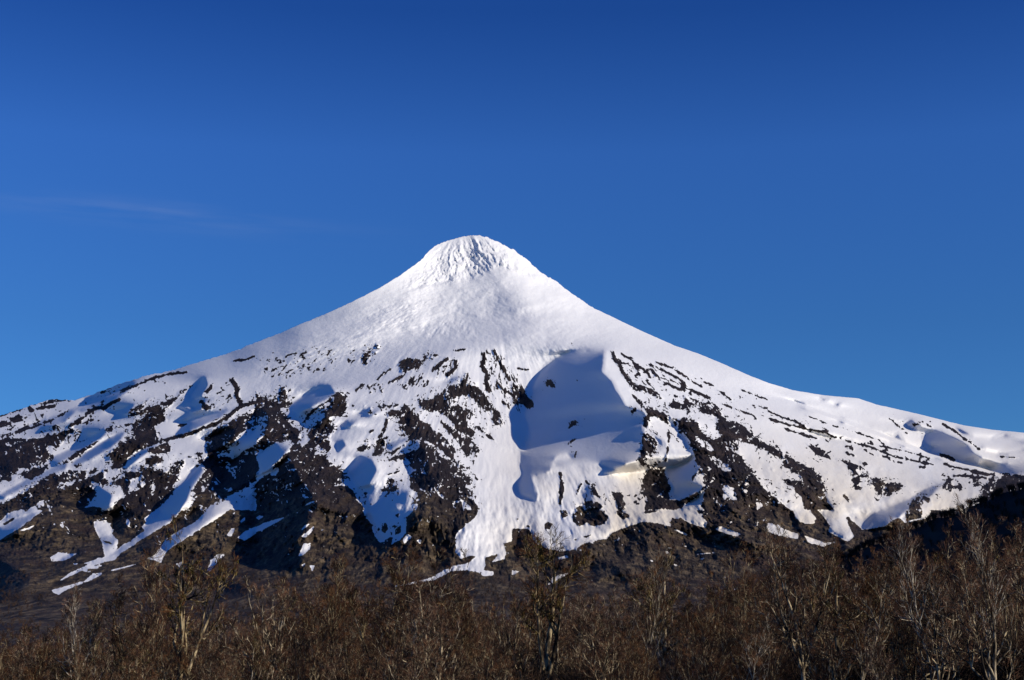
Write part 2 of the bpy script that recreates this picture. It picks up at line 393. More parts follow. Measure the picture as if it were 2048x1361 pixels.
SNOW = '''
E 0,90 60,30 120,0 350,0 280,50 150,150 60,200 0,240
E 155,165 220,140 290,115 230,155
E 880,370 960,290 1080,220 1160,160 1130,130 1190,90 1150,70 1240,0 1450,0 1380,90 1200,190 1060,280 960,350 920,400 840,410 700,460 460,575 560,500 720,430 650,430 840,370 830,330 820,270 780,190 750,130 750,90 850,80 900,160 890,190 945,240 940,300
E 1310,250 1400,180 1570,90 1650,0 1840,0 1700,90 1520,200 1330,330 1290,420 1240,400 1170,390 1240,360
E 400,380 470,335 560,350 620,345 520,400 430,410
E 570,425 625,425 610,440
E 430,475 465,475 450,482
E 410,640 520,610 680,560 740,510 820,500 790,530 680,580 540,630 470,680 450,670
E 640,470 700,450 820,440 760,480 700,500
E 880,480 1000,450 1140,415 1010,460 900,485
E 1015,60 1040,90 1035,140 1010,110
E 1690,400 1740,350 1800,355 1740,410 1680,490 1660,480
E 1815,200 1850,145 1880,145 1850,210
E 1900,220 1960,170 2048,130 2048,190 1960,240
E 1920,90 1960,50 1960,80 1930,100
E 425,115 435,100 450,120
E 1720,740 1850,710 1800,725
E 570,0 585,0 580,25
E 1410,430 1460,410 1440,460
F 0,130 100,90 240,50 180,90 100,130 0,180
F 260,45 350,5 340,20
F 350,170 390,120 445,100 380,150
F 360,210 470,120 440,180 400,220
F 340,370 380,270 440,260 430,310 370,360
F 510,160 550,145 530,165
F 425,440 470,440 450,490
F 360,440 400,420 380,450
F 240,355 270,345 268,358
F 855,0 870,40 910,90 950,200 990,260 1050,230 1100,210 1080,280 1150,240 1200,180 1200,60 1260,0
F 1170,240 1210,190 1250,210 1190,270
F 1280,240 1320,230 1320,280
F 1780,0 1760,50 1690,110 1620,170 1590,220 1600,300 1590,330 1640,390 1720,360 1760,370 1700,420 1600,440 1500,480 1400,540 1200,590 1000,625 1200,600 1420,560 1560,490 1680,480 1760,490 1830,530 1900,520 1900,490 1820,480 1840,430 1990,390 2000,340 1980,260 2048,250 2048,0
F 0,60 30,40 60,50 20,80
G 0,0 1470,0 1560,90 1550,140 1500,130 1280,60 1270,130 1200,110 1050,90 920,130 800,180 760,230 640,240 540,290 500,310 400,330 260,300 180,250 140,150 0,150
G 1280,140 1410,190 1400,205 1300,160
G 1620,150 1680,130 1780,170 1830,190 1800,210 1700,180
G 280,600 330,540 400,510 480,495 380,550 320,590
G 360,380 440,360 460,375 380,395
G 0,480 60,490 0,520
G 1220,325 1260,335 1240,350
G 870,268 892,275 885,285
G 810,312 842,320 835,328
G 1460,350 1690,330 1600,345 1480,355
G 1225,285 1280,300 1270,312
G 1100,395 1135,405 1120,415
G 1285,425 1330,440 1310,448
G 410,605 450,605 430,615
G 520,320 600,312 580,330
G 1010,155 1035,165 1020,178
G 1375,285 1400,285 1390,295
G 1500,385 1545,380 1520,400
G 1770,630 1795,630 1780,640
G 1690,530 1720,535 1700,542
G 620,560 650,556 640,566
H 200,0 330,0 390,70 380,110 300,110 220,60
H 400,0 1310,0 1280,60 1100,100 1050,60 990,80 930,130 750,160 740,140 640,50 625,60 690,210 640,250 480,170 500,130 470,80
H 0,100 130,150 250,190 240,230 130,210 0,170
H 290,200 450,260 560,250 440,290 320,250
'''
LOWROCK = '''
E 20,110 70,80 130,50 100,85 40,120
E 820,240 880,250 900,275 840,260
E 700,470 800,465 780,480 700,490
F 1005,100 1040,90 1060,150 1030,190 1005,160
F 1110,40 1150,20 1140,70
F 1110,160 1160,110 1160,180 1110,200
F 1830,380 1940,350 1900,400 1830,440
G 490,90 490,20 520,0 600,0 740,0 780,50 740,110 640,130 600,100 540,130
G 380,0 430,0 450,40 400,70
G 260,110 290,90 325,110 300,155 260,150
G 820,10 860,0 950,50 890,75
G 110,130 140,110 145,145
G 560,210 640,190 600,225
G 490,235 530,225 510,245
G 30,60 60,65 40,85
G 1030,20 1100,0 1200,0 1080,30
G 1270,90 1350,60 1420,100 1550,145 1480,200 1400,190 1280,130
H 630,60 650,50 760,180 700,200 640,110
H 1100,0 1240,0 1230,60 1110,90
'''
# slopes that face away from the sun, with how strongly they turn
AWAY = '''
A 1.0 560,1000 700,900 860,800 1000,740 960,800 880,860 700,960 600,1000
A 1.0 1400,760 1500,650 1640,620 1840,560 1760,620 1540,710 1420,775
A 0.8 1520,460 1640,300 1660,360 1600,460
A 0.8 1430,545 1540,560 1640,500 1600,560 1500,580
A 1.0 0,1240 200,1130 400,1040 540,990 520,1030 300,1120 0,1270
A 1.1 1250,1362 1400,1200 1500,1110 1600,1000 1640,1050 1540,1180 1500,1280 1440,1362
A 1.0 1880,860 2048,740 2048,830 1900,950
A 0.7 560,560 700,520 760,460 900,420 1100,350 1000,420 840,500 640,570
A 0.7 200,700 340,650 500,600 560,560 640,540 520,650 360,700
A 1.0 1000,980 1130,880 1280,825 1130,930 1000,1030
A 1.5 1820,1010 1940,920 2048,860 2048,1100 1800,1230 1780,1100
A 0.7 900,590 1000,550 1080,520 1000,600
A 1.0 1130,880 1280,820 1180,890 1010,1010
A 0.9 380,960 560,880 760,760 860,740 640,890 420,1010
B 1.0 250,540 420,430 600,370 640,430 500,500 330,590
B 0.8 330,640 560,560 560,640 440,700 360,660
B 0.9 670,700 720,650 820,640 740,700
B 0.9 640,820 700,800 720,850 650,900
B 1.1 740,1050 830,930 930,950 970,1050 900,1160 800,1180 770,1120
B 0.6 790,1200 900,1180 1220,1200 1200,1300 1100,1362 880,1362 820,1240
B 0.9 1490,350 1560,310 1640,300 1560,350
B 0.9 1040,830 1220,790 1080,880 1040,870
B 1.1 10,940 130,850 280,850 200,950 100,1040 20,1080
B 1.2 0,1100 120,1060 260,930 300,1000 350,1100 420,1200 500,1362 0,1362
B 1.2 0,560 60,560 110,650 60,760 0,800
B 0.6 860,560 1000,560 900,620 800,600
B 0.6 1240,800 1320,830 1240,900 1150,900
C 0.92 440,95 740,85 730,200 720,260 800,330 830,400 870,460 900,540 1020,560 1060,620 1040,720 1040,800 1030,900 1000,960 940,970 850,1035 780,1030 690,995 520,995 350,1010 330,970 470,950 430,905 350,935 300,1050 150,1090 210,1240 190,1290 60,1230 50,1160 90,1070 60,990 100,890 125,770 125,680 95,600 100,540 140,500 165,400 180,330 230,250 330,160 420,110
C 1.25 60,880 310,925 300,1050 150,1090 205,1240 190,1290 70,1230 60,1160 95,1070 70,990
C 1.1 1230,1040 1400,980 1460,920 1490,1030 1430,1140 1540,1180 1400,1260 1260,1280 1250,1180
C 1.0 1540,1200 1520,1300 1320,1362 1480,1260
C 1.0 1110,740 1200,800 1220,860 1160,870 1160,820
C 0.8 570,1150 650,1200 620,1280 580,1250
C 1.2 1190,1040 1270,1170 1255,1260 1180,1200
D 0.95 1240,780 1290,740 1330,722 1400,735 1480,770 1560,815 1620,860 1640,900 1700,940 1690,1010 1600,1005 1490,960 1380,915 1280,903 1320,862 1250,825
D 0.7 1640,850 1720,850 1740,880 1680,870
D 0.7 1500,700 1600,740 1640,770 1560,760
D 0.7 1350,930 1390,935 1380,955 1340,950
D 0.5 300,700 520,760 700,800 500,790
D 0.6 1050,1330 1250,1200 1400,1150 1300,1250 1150,1340
D 1.1 980,800 1040,750 1080,800 1090,860 1000,830
D 1.0 1090,660 1150,640 1200,680 1190,720 1120,690
D 1.0 1730,980 2048,990 2048,1080 1960,1090 1800,1050 1730,1010
D 0.8 1790,790 1900,760 2048,780 2048,830 1850,800
D 0.8 1840,900 2048,880 2048,915 1850,920
D 0.9 240,510 290,510 290,545
D 0.9 420,465 490,480 440,488
D 0.9 530,515 580,505 560,530
D 0.8 560,640 610,650 590,668
D 1.1 950,1350 1100,1290 1150,1270 1120,1362
E 1.4 0,400 100,440 250,520 240,600 0,730
E 1.2 870,370 960,300 1240,60 1300,0 1450,0 1380,90 1200,190 960,350
E 1.0 1310,250 1400,180 1650,0 1840,0 1700,90 1520,200 1330,330
E 1.0 0,130 180,60 350,0 280,50 60,200 0,240
E 1.0 1660,480 1700,420 1760,400 1680,490
E 1.4 0,900 300,980 150,1080 0,1080
E 1.0 1650,560 1900,560 2048,700 1750,760
E 0.8 300,560 500,380 620,300 700,330 560,420 400,560
E 0.9 1050,300 1250,200 1400,90 1560,0 1640,0 1500,110 1300,230 1120,330
A 0.9 700,1240 800,1180 900,1240 860,1362 640,1362
A 0.8 1640,800 1780,740 1900,700 1860,800 1700,880
B 0.8 1230,900 1340,870 1380,980 1420,1150 1330,1200 1240,1050
C 1.0 1260,620 1380,640 1420,800 1480,960 1420,900 1340,720
E 0.8 700,260 900,200 900,100 1000,0 1100,0 980,200 900,280
F 1.2 0,460 0,0 430,0 400,150 330,250 400,460
F 0.9 880,0 1260,0 1200,180 1100,270 990,260 920,100
F 1.3 860,90 910,90 950,220 880,170
G 1.1 1500,200 1700,180 1900,260 1800,330 1600,280
H 1.1 750,150 780,90 840,20 900,0 1100,0 1050,60 990,80 930,130
G 0.9 470,500 700,420 900,460 700,560 480,560
'''
# speckled zones: share of stones showing through the snow
SPECK = '''
A 0.55 530,700 600,640 700,570 840,530 990,470 940,520 860,590 700,680 600,720
A 0.35 1640,340 1800,330 1880,420 1860,520 1640,590 1580,540
A 0.35 800,420 1300,290 1500,250 1300,350 1000,430
B 0.38 0,160 200,100 400,60 620,60 700,130 640,230 560,260 300,300 200,340 60,300
B 0.30 700,30 900,60 1000,90 900,210 700,200
B 0.60 1140,360 1230,285 1310,280 1420,350 1400,385 1290,380 1200,420 1150,390
B 0.40 780,400 860,350 1010,330 1020,440 900,450
B 0.40 1390,260 1460,200 1560,140 1640,160 1620,280 1500,310
B 0.45 1830,90 1960,90 2048,260 2048,450 1960,470 1880,420 1820,200
B 0.30 180,380 300,380 350,440 280,520 200,520
C 0.45 0,230 60,300 130,400 60,420 0,420
C 0.40 800,90 900,110 1000,160 1120,210 1300,300 1420,380 1580,480 1640,560 1500,520 1300,470 1200,440 1080,380 960,330 860,220
C 0.25 1380,240 1600,330 1800,430 2048,520 2048,600 1760,520 1500,380
C 0.25 460,30 560,40 540,60 460,55
C 0.40 1700,830 1800,900 1850,1000 1760,960 1650,880
C 0.35 1480,980 1560,1060 1640,1150 1560,1100
D 0.28 0,560 300,640 700,780 1100,870 1400,950 1700,1040 1500,1040 1100,980 700,870 300,740 0,640
D 0.42 1380,1080 1600,1060 1900,1080 1850,1130 1600,1220 1420,1240
D 0.25 950,610 1300,640 1700,850 1600,850 1380,720 1100,740
E 0.3 440,460 820,420 820,560 600,560 470,560
F 0.2 1000,480 1400,480 1400,620 1000,640
F 0.3 860,180 1200,60 1200,280 1000,270
G 0.25 560,230 900,180 1100,250 1400,350 1700,340 1700,500 1100,480 600,420 500,340
A 0.2 0,620 500,560 800,420 1100,340 1300,360 900,520 500,650 200,760 0,800
A 0.25 60,800 400,860 380,1000 120,1020
'''
# rime and broken ice: rough snow
ROUGH = [((858, 500), (880, 486), (950, 474), (1010, 492), (1090, 548), (1190, 620), (1150, 605), (1080, 565), (1000, 530), (940, 560), (880, 570), (820, 580), (790, 575), (830, 545)),
         ((840, 650), (870, 640), (920, 640), (960, 670), (900, 680), (850, 680)),
         ((560, 690), (700, 620), (860, 600), (830, 640), (700, 690), (560, 760)),
         ((930, 1021), (1000, 1021), (1030, 1090), (980, 1150), (900, 1140))]
SKY = [(-700, 1000), (-400, 935), (-250, 895), (-120, 866), (0, 832), (60, 812), (103, 799), (150, 801), (190, 787), (240, 768), (300, 750), (335, 744), (400, 724), (460, 706), (512, 685), (560, 667),
       (600, 649), (650, 629), (700, 606), (760, 576), (800, 551), (830, 530), (848, 515), (858, 502), (870, 493), (890, 483), (920, 475), (948, 471), (975, 475), (1000, 486), (1030, 502),
       (1060, 525), (1083, 547), (1110, 562), (1153, 594), (1186, 616), (1220, 632), (1280, 661), (1350, 692), (1400, 709), (1450, 730), (1500, 752), (1536, 766), (1586, 781), (1648, 791),
       (1716, 797), (1751, 809), (1800, 820), (1843, 830), (1926, 851), (1985, 860), (2048, 866), (2200, 890), (2400, 930), (2750, 1000)]
U0, U1, V0, V1 = -256, 2304, 440, 1312          # raster that carries the masks, one cell per picture pixel
NU, NV = U1 - U0, V1 - V0
def fill(mask, pts, val=1.0):
    """even-odd scanline fill"""
    p = np.asarray(pts, float); x, y = p[:, 0] - U0, p[:, 1] - V0
    x2, y2 = np.roll(x, -1), np.roll(y, -1)
    for r in range(max(0, int(math.ceil(y.min() - .5))), min(NV, int(y.max() + 1))):
        c = r + 0.5
        k = ((y <= c) & (y2 > c)) | ((y2 <= c) & (y > c))
        xs = np.sort(x[k] + (c - y[k]) / (y2[k] - y[k]) * (x2[k] - x[k]))
        for a, b in zip(xs[::2], xs[1::2]):
            a, b = max(0, int(round(a))), min(NU, int(round(b)))
            if b > a: mask[r, a:b] = val
def parse(text, extra=0):
    for ln in text.strip().splitlines():
        f = ln.split(); ox, oy = TILE[f[0]]
        ex = [float(q) for q in f[1:1 + extra]]
        pts = [(ox + float(a) / 4, oy + float(b) / 4) for a, b in (q.split(',') for q in f[1 + extra:])]
        yield ex, pts
fx = np.fft.rfftfreq(NU); fy = np.fft.fftfreq(NV)[:, None]
K2 = fx ** 2 + fy ** 2
def blur(m, s): return np.fft.irfft2(np.fft.rfft2(m) * np.exp(-2 * math.pi ** 2 * s * s * K2), s=(NV, NU))
def thick(mask, pts, wd):
    for (xa, ya), (xb, yb) in zip(pts, pts[1:]):
        L = math.hypot(xb - xa, yb - ya) or 1; nx, ny = -(yb - ya) / L * wd / 2, (xb - xa) / L * wd / 2
        fill(mask, [(xa + nx, ya + ny), (xb + nx, yb + ny), (xb - nx, yb - ny), (xa - nx, ya - ny)])
rockm = np.zeros((NV, NU))
vv, uu = np.mgrid[V0:V1, U0:U1].astype(float)
for _, p in parse(ROCK): fill(rockm, p)
linem = np.zeros((NV, NU))
for (wd,), p in parse(LINES, 1): thick(linem, p, wd / 4 * 1.15)
for _, p in parse(HOLES): fill(rockm, p, 0.0)
low = np.zeros((NV, NU)); low[1021 - V0:] = 1
for _, p in parse(SNOW): fill(low, p, 0.0)
for _, p in parse(LOWROCK): fill(low, p, 1.0)
rockm = np.maximum(rockm * (vv < 1021), low * (vv >= 1021))
awaym = np.zeros((NV, NU))
for (s,), p in parse(AWAY, 1): fill(awaym, p, s)
speck = np.zeros((NV, NU))
for (s,), p in parse(SPECK, 1): fill(speck, p, s)
rough = np.zeros((NV, NU))
for p in ROUGH: fill(rough, p)
def mirror(m):                                   # beyond the frame the pattern goes on, mirrored
    m[:, :-U0] = m[:, -U0:-2 * U0][:, ::-1]; k = 2048 - U0; m[:, k:] = m[:, k - (NU - k):k][:, ::-1]; return m
for m in (rockm, awaym, speck, rough, linem): mirror(m)

def spectral(n, beta, lo, seed):
    g = np.random.default_rng(seed); f = np.fft.rfftfreq(n); k = np.sqrt(f ** 2 + np.fft.fftfreq(n)[:, None] ** 2)
    k[0, 0] = 1; a = np.where(k < lo, 0, k ** (-beta)); a[0, 0] = 0
    z = np.fft.irfft2(np.fft.rfft2(g.standard_normal((n, n))) * a, s=(n, n)); return z / z.std()
N1 = spectral(1024, 1.15, 0.03, 1); N2 = spectral(1024, 0.95, 0.05, 2); N3 = spectral(1024, 1.7, 0.004, 3)
def samp(N, x, y):
    n = N.shape[0]; x = np.mod(x, n); y = np.mod(y, n); i = np.floor(x).astype(int); j = np.floor(y).astype(int)
    a, b = x - i, y - j; i %= n; j %= n; i2, j2 = (i + 1) % n, (j + 1) % n
    return (N[j, i] * (1 - a) + N[j, i2] * a) * (1 - b) + (N[j2, i] * (1 - a) + N[j2, i2] * a) * b
ang = np.arctan2(uu - 975, vv - 500); rad = np.hypot(uu - 975, vv - 500)
# coordinates that run across and down the slope
sx, sy = ang * 340, rad
streak = samp(N1, sx * 1.0 + 8 * samp(N3, sx * .3, sy * .3), sy * 0.22)
streak2 = samp(N2, sx * 1.1 + 5 * samp(N3, sx * .4 + 90, sy * .4), sy * 0.34)
iso = samp(N1, uu * 0.9 + 300, vv * 0.9)
broad = samp(N3, sx * 0.6, sy * 0.25)

m2, m6 = blur(rockm, 1.4), blur(rockm, 7)
streak3 = samp(N2, sx * 2.2 + 200, sy * 0.6)
l2 = blur(linem, 1.3)
broad2 = samp(N3, sx * 1.5 + 30, sy * 0.8)
edge = 4 * np.clip(m6, 0, 1) * np.clip(1 - m6, 0, 1)
snoise = 0.6 * streak + 0.5 * iso
mid2 = samp(N1, sx * 1.0 + 300, sy * 0.30 + 50)
m4 = blur(rockm, 4); m16 = np.clip(blur(rockm, 15), 0, 1)
mid = samp(N1, sx * 0.42 + 100 + 6 * samp(N3, uu, vv), sy * 0.15)
lowb = np.clip((vv - 1000) / 45, 0, 1)
rf = (lowb * (0.9 * blur(rockm, 0.9) + 0.1 * m4) + (1 - lowb) * (0.50 * m2 + 0.32 * m4 + 0.18 * m6)) - (0.45 + 0.11 * lowb) + 0.16 * (0.2 + 3.2 * m16 * (1 - m16)) * (0.6 * mid + 0.6 * mid2) * np.clip((1050 - vv) / 60, 0, 1) + (0.04 + 0.27 * edge) * (0.55 * streak + 0.45 * streak3 + 0.35 * iso)
lf = np.where(l2 > 0.05, l2 - 0.48 + 0.24 * streak2 + 0.22 * streak3, -1)
sb = blur(speck, 5)
sf = (0.6 * streak2 + 0.5 * streak3 + 0.4 * iso) * 0.30 - (0.62 - 1.05 * sb) * 0.9
sf = np.where(sb > 0.04, sf, -1)
# loose snow caught between the stones, and small stones melting out near the rock
caught = 0.38 - 0.30 * (samp(N2, sx * 1.3 + 50, sy * 0.9 + 20) + 0.5 * broad2 - 1.7)
near = 0.34 * (samp(N2, uu * 1.1 + 10, vv * 1.3) + 0.4 * broad2 - 2.0) + 0.35 * np.clip(m6 * 3, 0, 1)
near = np.where(m6 > 0.03, near, -1)
hi = np.clip((vv - 700) / 60, 0, 1) * 1.0
rockf = np.maximum(np.maximum(np.maximum(rf, lf), sf), near - np.clip((vv - 980) / 40, 0, 1) * .6)
rockf = np.where((m6 > 0.4) & (vv < 1035), np.minimum(rockf, caught + 0.05 + np.clip((vv - 980) / 50, 0, 1)), rockf)
# threads of snow lying in the grooves of the rock, threads of stones along the ribs
th1 = samp(N1, sx * 0.62 + 500 + 5 * samp(N3, uu * .7, vv * .7), sy * 0.16); th2 = samp(N1, sx * 0.75 + 700 + 5 * samp(N3, uu * .7 + 90, vv * .7), sy * 0.15 + 300)
brk = samp(N1, uu * 0.5 + 40, vv * 0.5 + 90)
snowth = (0.13 + 0.09 * brk - np.abs(th1)) * 3.0
rockf = np.where((m6 > 0.25) & (vv < 1120), np.minimum(rockf, 0.05 - snowth + np.clip((vv - 985) / 200, 0, 1) + 0.12 * np.clip((vv - 985) / 30, 0, 1)), rockf)
rockth = (0.10 + 0.09 * brk + 0.25 * (m16 - 0.35) - np.abs(th2)) * 2.5
rockth = np.where((m16 > 0.10) & (vv > 770) & (vv < 1010) & (awaym < 0.9), rockth, -1)
rockf = np.maximum(rockf, rockth)
ROCKA = np.clip(rockf * 5 + 0.5, 0, 1)

# depth of the bare cone behind each picture cell
vt = np.arange(400, 1400)
YC = interp(vt, [(400, 10700), (473, 10000), (560, 9150), (640, 8400), (690, 7850), (710, 7650), (800, 6950), (900, 6280), (1000, 5620), (1100, 5000), (1181, 4350), (1250, 3300), (1312, 1850), (1400, 1500)])
kk = np.exp(-0.5 * (np.arange(-60, 61) / 18.0) ** 2); kk /= kk.sum()
YC = np.convolve(np.pad(YC, 60, mode='edge'), kk, 'valid')
SIG = 150.0
def base(UG, VG, us):
    S = np.convolve(np.pad(interp(np.arange(-760, 2820, 1.0), SKY), 60, mode='edge'), kk, 'valid')
    sky_s = np.interp(us, np.arange(-760, 2820, 1.0), S)[None]
    Ys = (10000 - 500 * np.clip((us - 950) / 1000, 0, 1.6) ** 2 + 300 * np.clip((950 - us) / 1000, 0, 1.6))[None]
    Y = np.interp(VG, vt, YC) + (Ys - np.interp(sky_s, vt, YC)) * np.exp(-np.clip(VG - sky_s, -20, None) / SIG)
    # the snowy shoulder on the right lies behind the main flank
    bl = interp(us, [(1400, 700), (1540, 800), (1590, 812), (1700, 850), (1860, 913), (1980, 950), (2100, 985), (2750, 1100)])
    bh = np.clip((bl[None] - VG) / 9.0, 0, 1) * np.clip((UG - 1540) / 90, 0, 1)
    return Y + 420 * bh * bh * (3 - 2 * bh)
YB = base(uu, vv, uu[0])
SKR = interp(uu[0], SKY)[None]
inside = vv > SKR - 6

# depth relief: slopes that turn from the sun where the photograph shows shade, found by integrating the wished-for slope
kx, ky = 2 * math.pi * fx, 2 * math.pi * fy
LAM = (2 * math.pi / 1300.0) ** 2
MPP = YB / FPX
def integrate(G): return np.fft.irfft2(np.fft.rfft2(G) * (-1j * kx) / (kx ** 2 + 0.14 * ky ** 2 + LAM), s=(NV, NU))
DXR, DZR = ray(uu, vv)
SD = np.array(sun_dir)
def facing(Y):
    Q = np.stack([DXR * Y, Y, DZR * Y], -1)
    du = np.gradient(Q, axis=1); dv = np.gradient(Q, axis=0)
    n = np.cross(dv, du); n /= np.linalg.norm(n, axis=-1, keepdims=True) + 1e-9
    n *= np.sign(-(n * np.stack([DXR, np.ones_like(DXR), DZR], -1)).sum(-1))[..., None]
    return (n * SD).sum(-1)
broadribs = samp(N3, sx * 0.75 + 400, sy * 0.22)
RB = broadribs * (np.clip((vv - 640) / 150, 0, 1) * 9 + np.clip((vv - 900) / 120, 0, 1) * 34 + 24 * blur(rockm, 12)) + samp(N3, sx * 1.9 + 70, sy * 0.7) * 16 * blur(rockm, 9) + mid * 9 * blur(rockm, 5)
AS = blur(awaym, 2.2); BIG = ((blur((awaym > 0.3) * 1.0, 22) > 0.5) & (awaym > 0.3)) * 1.0
T_AWAY = np.clip(0.30 - 0.44 * awaym, -0.24, 1)
FMIN = 0.31 + 0.15 * np.clip((720 - vv) / 80, 0, 1) - 0.06 * np.clip((vv - 900) / 200, 0, 1)
G = -1.4 * awaym
for it in range(17):
    Rl = integrate(blur(G * MPP, 1.8))
    if it == 16: break
    f = facing(YB + Rl)
    err = np.where(awaym > 0, np.minimum(T_AWAY - f, 0), np.clip(FMIN - f, 0, None) * inside * np.clip(1.5 - 5 * AS, 0, 1))
    err = err - np.where(awaym > 0, 0, np.clip(f - np.where(AS > 0.02, 0.50, 0.64), 0, None) * inside * (vv > 690))
    err = err + (blur(np.where(BIG > 0, err, 0), 9) / np.maximum(blur(BIG, 9), .3) - err) * BIG
    G = np.clip(G + (2.8 + 1.2 * (awaym > 0)) * err, -7.5, 2.3 + 1.7 * (vv < 760))
FINE = RB
FINE = FINE - 12 * (m2 + 0.8 * l2)
FINE = FINE + streak * np.clip((rad - 90) / 220, 0, 1) * (0.25 + 0.6 * np.clip((vv - 680) / 120, 0, 1) + 9.0 * np.clip(m2 + l2 + 0.5 * sb, 0, 1)) + iso * (0.3 + 4.0 * m2)
rb = blur(rough, 4)
ang2 = np.arctan2(uu - 940, vv - 440); rad2 = np.hypot(uu - 940, vv - 440)
flute = samp(N3, ang2 * 190 + 25 * samp(N3, uu * .8, vv * .8), rad2 * 0.55 + 10 * samp(N3, uu, vv)); flute2 = samp(N1, ang2 * 150 + 40, rad2 * 0.5)
sumz = np.clip((640 - vv) / 90, 0, 1)
FINE = FINE + rb * (sumz * (flute * 15.0 + flute2 * 1.5 + samp(N1, uu * .4, vv * .4) * 3.0) + (1 - sumz) * (streak * 0.6 + samp(N1, sx * .5, vv * .5) * 2.2))
dunes = samp(N3, uu * 0.6 + 30, vv * 1.2) * 2.0 + samp(N3, uu * 0.8, vv * 2.0) * .4
FINE = FINE + (3.5 + 2.5 * np.exp(-((vv - 640) / 60.0) ** 2)) * dunes * (1 - np.clip(m2, 0, 1)) * np.clip((900 - vv) / 300, 0.15, 1)
lowz = np.clip((vv - 1010) / 50, 0, 1) * m2
FINE = FINE + lowz * (0.45 + 0.55 * np.clip((uu - 950) / 150, 0, 1)) * (samp(N3, uu * 1.6 + 11, vv * 2.2) * 12 + samp(N1, uu * .7, vv * 1.0) * 5)
ATT = np.where(uu < 940, 0.12 + 0.88 * np.clip((vv - SKR) / (30 + 80 * np.clip((900 - uu) / 300, 0, 1)), 0, 1), 0.4 + 0.6 * np.clip((vv - SKR) / 25, 0, 1))
ATT = ATT * (1 - 0.75 * np.clip((vv - 1110) / 70, 0, 1))
smooth_bowl = 1 - 0.85 * np.clip(blur((awaym > 0.8) * (m6 < .5) * 1.0, 6) * 1.5 - 0.3, 0, 1)
ATT = ATT * smooth_bowl
# spurs and gullies of the lower slopes
wob = samp(N3, uu * .5 + 200, vv * .5)
spur = -np.abs(samp(N3, sx * 1.15 + 60 + 9 * wob, sy * 0.20 + 500)) * 46 - np.abs(samp(N3, sx * 2.6 + 160 + 9 * wob, sy * 0.42)) * 17
RELIEF = Rl + FINE * ATT - spur * np.clip((vv - 930) / 90, 0, 1) * blur(rockm, 7) * (1 - 0.55 * np.clip((vv - 1150) / 60, 0, 1))
vegm = np.clip((vv - 985 + 26 * samp(N3, uu * .5, vv * .5)) / 60, 0, 1)
dirtm = np.clip((vv - 800) / 230, 0, 1) * np.clip((uu - 930) / 160, 0.15, 1) * np.clip(0.75 + 0.25 * samp(N3, uu * .7, vv * .7 + 300), 0, 1)

def put(F, u, v):
    x = np.clip(u - U0 - .5, 0, NU - 1.001); y = np.clip(v - V0 - .5, 0, NV - 1.001)
    i = x.astype(int); j = y.astype(int); a, b = x - i, y - j
    return (F[j, i] * (1 - a) + F[j, i + 1] * a) * (1 - b) + (F[j + 1, i] * (1 - a) + F[j + 1, i + 1] * a) * b

us = np.concatenate([np.arange(-700, -60, 6.0), np.arange(-60, 2110, 1.45), np.arange(2110, 2750, 6.0)])
SKYU = interp(us, SKY)
jag = samp(N1, us * 0.8, us * 0 + 77) * 0.9 + samp(N2, us * 1.0, us * 0 + 33) * 0.5
SKYU = SKYU + jag * np.where(us < 520, 0.6, np.where(us < 840, 0.35, np.where(us < 1190, 0.8, 0.15)))
NR = 560
tt = np.linspace(0, 1, NR)[:, None] ** 1.03
VG = SKYU[None] + (1306 - SKYU[None]) * tt
UG = np.broadcast_to(us[None], VG.shape)
Y = base(UG, VG, us)
Y = Y + put(RELIEF, UG, VG) * np.clip(Y / 6500, 0.2, 1.3)
dX, dZ = ray(UG, VG)
P = np.stack([dX * Y, Y, dZ * Y], -1)
# the far side, falling away behind the skyline
back = []
for k in range(1, 22):
    q = P[0].copy(); s = k * 150.0
    q[:, 1] += s; q[:, 2] -= 0.02 * s + s * s * 0.00013; q[:, 2] = np.maximum(q[:, 2], -100)
    back.append(q)
skirt = P[-1].copy(); skirt[:, 2] -= 40
P = np.concatenate([np.array(back[::-1]), P, skirt[None]], 0)
def att(F, fillrow=True):
    a = put(F, UG, VG); return np.concatenate([np.repeat(a[:1], 21, 0), a, a[-1:]], 0)
mtn = mesh_obj('mountain', P.reshape(-1, 3), grid_faces(P.shape[0], P.shape[1]), MAT_MTN)
for nm, F in (('rock', ROCKA), ('veg', vegm), ('dirt', dirtm)):
    a = mtn.data.attributes.new(nm, 'FLOAT', 'POINT'); a.data.foreach_set('value', att(F).ravel().astype(np.float32))
tag(mtn, 'snow covered volcano cone with dark lava ribs under a deep blue sky', 'mountain', kind='structure')
# ---------------------------------------------------------------- ground
def gz(x, y):
    x = np.asarray(x, float); y = np.asarray(y, float)
    d = np.hypot(x, np.maximum(y, 0))
    z = -1.7 - 0.065 * np.clip(y, -200, 870) + 0.055 * np.clip(x, -200, 200) * np.clip(y / 80, 0, 1) * np.clip((900 - y) / 500, 0, 1)
    z = z + 0.35 * np.sin(x * .11 + 1.3) * np.sin(y * .09) * np.clip(d / 40, 0, 1)
    z = np.where(y > 870, np.minimum(z, -58.2) - 27 * np.clip((y - 870) / 450, 0, 1), z)
    return np.where(y > 1850, -110, z)
ys = np.concatenate([[-30000, -6000, -1500, -400, -150], np.arange(-60, 320, 4.0), np.arange(320, 1500, 30.0), [1540, 1650, 1800, 1950, 4000, 12000, 40000]])
xs = np.concatenate([[-40000, -8000, -2500, -1000, -500], np.arange(-300, 301, 5.0), [500, 1000, 2500, 8000, 40000]])
XX, YY = np.meshgrid(xs, ys); ZZ = gz(XX, YY)
tag(mesh_obj('ground', np.stack([XX, YY, ZZ], -1).reshape(-1, 3), grid_faces(len(ys), len(xs))[:, ::-1], MAT_SOIL),
    'dark brown forest floor sloping down under the bare trees', 'ground', kind='structure')

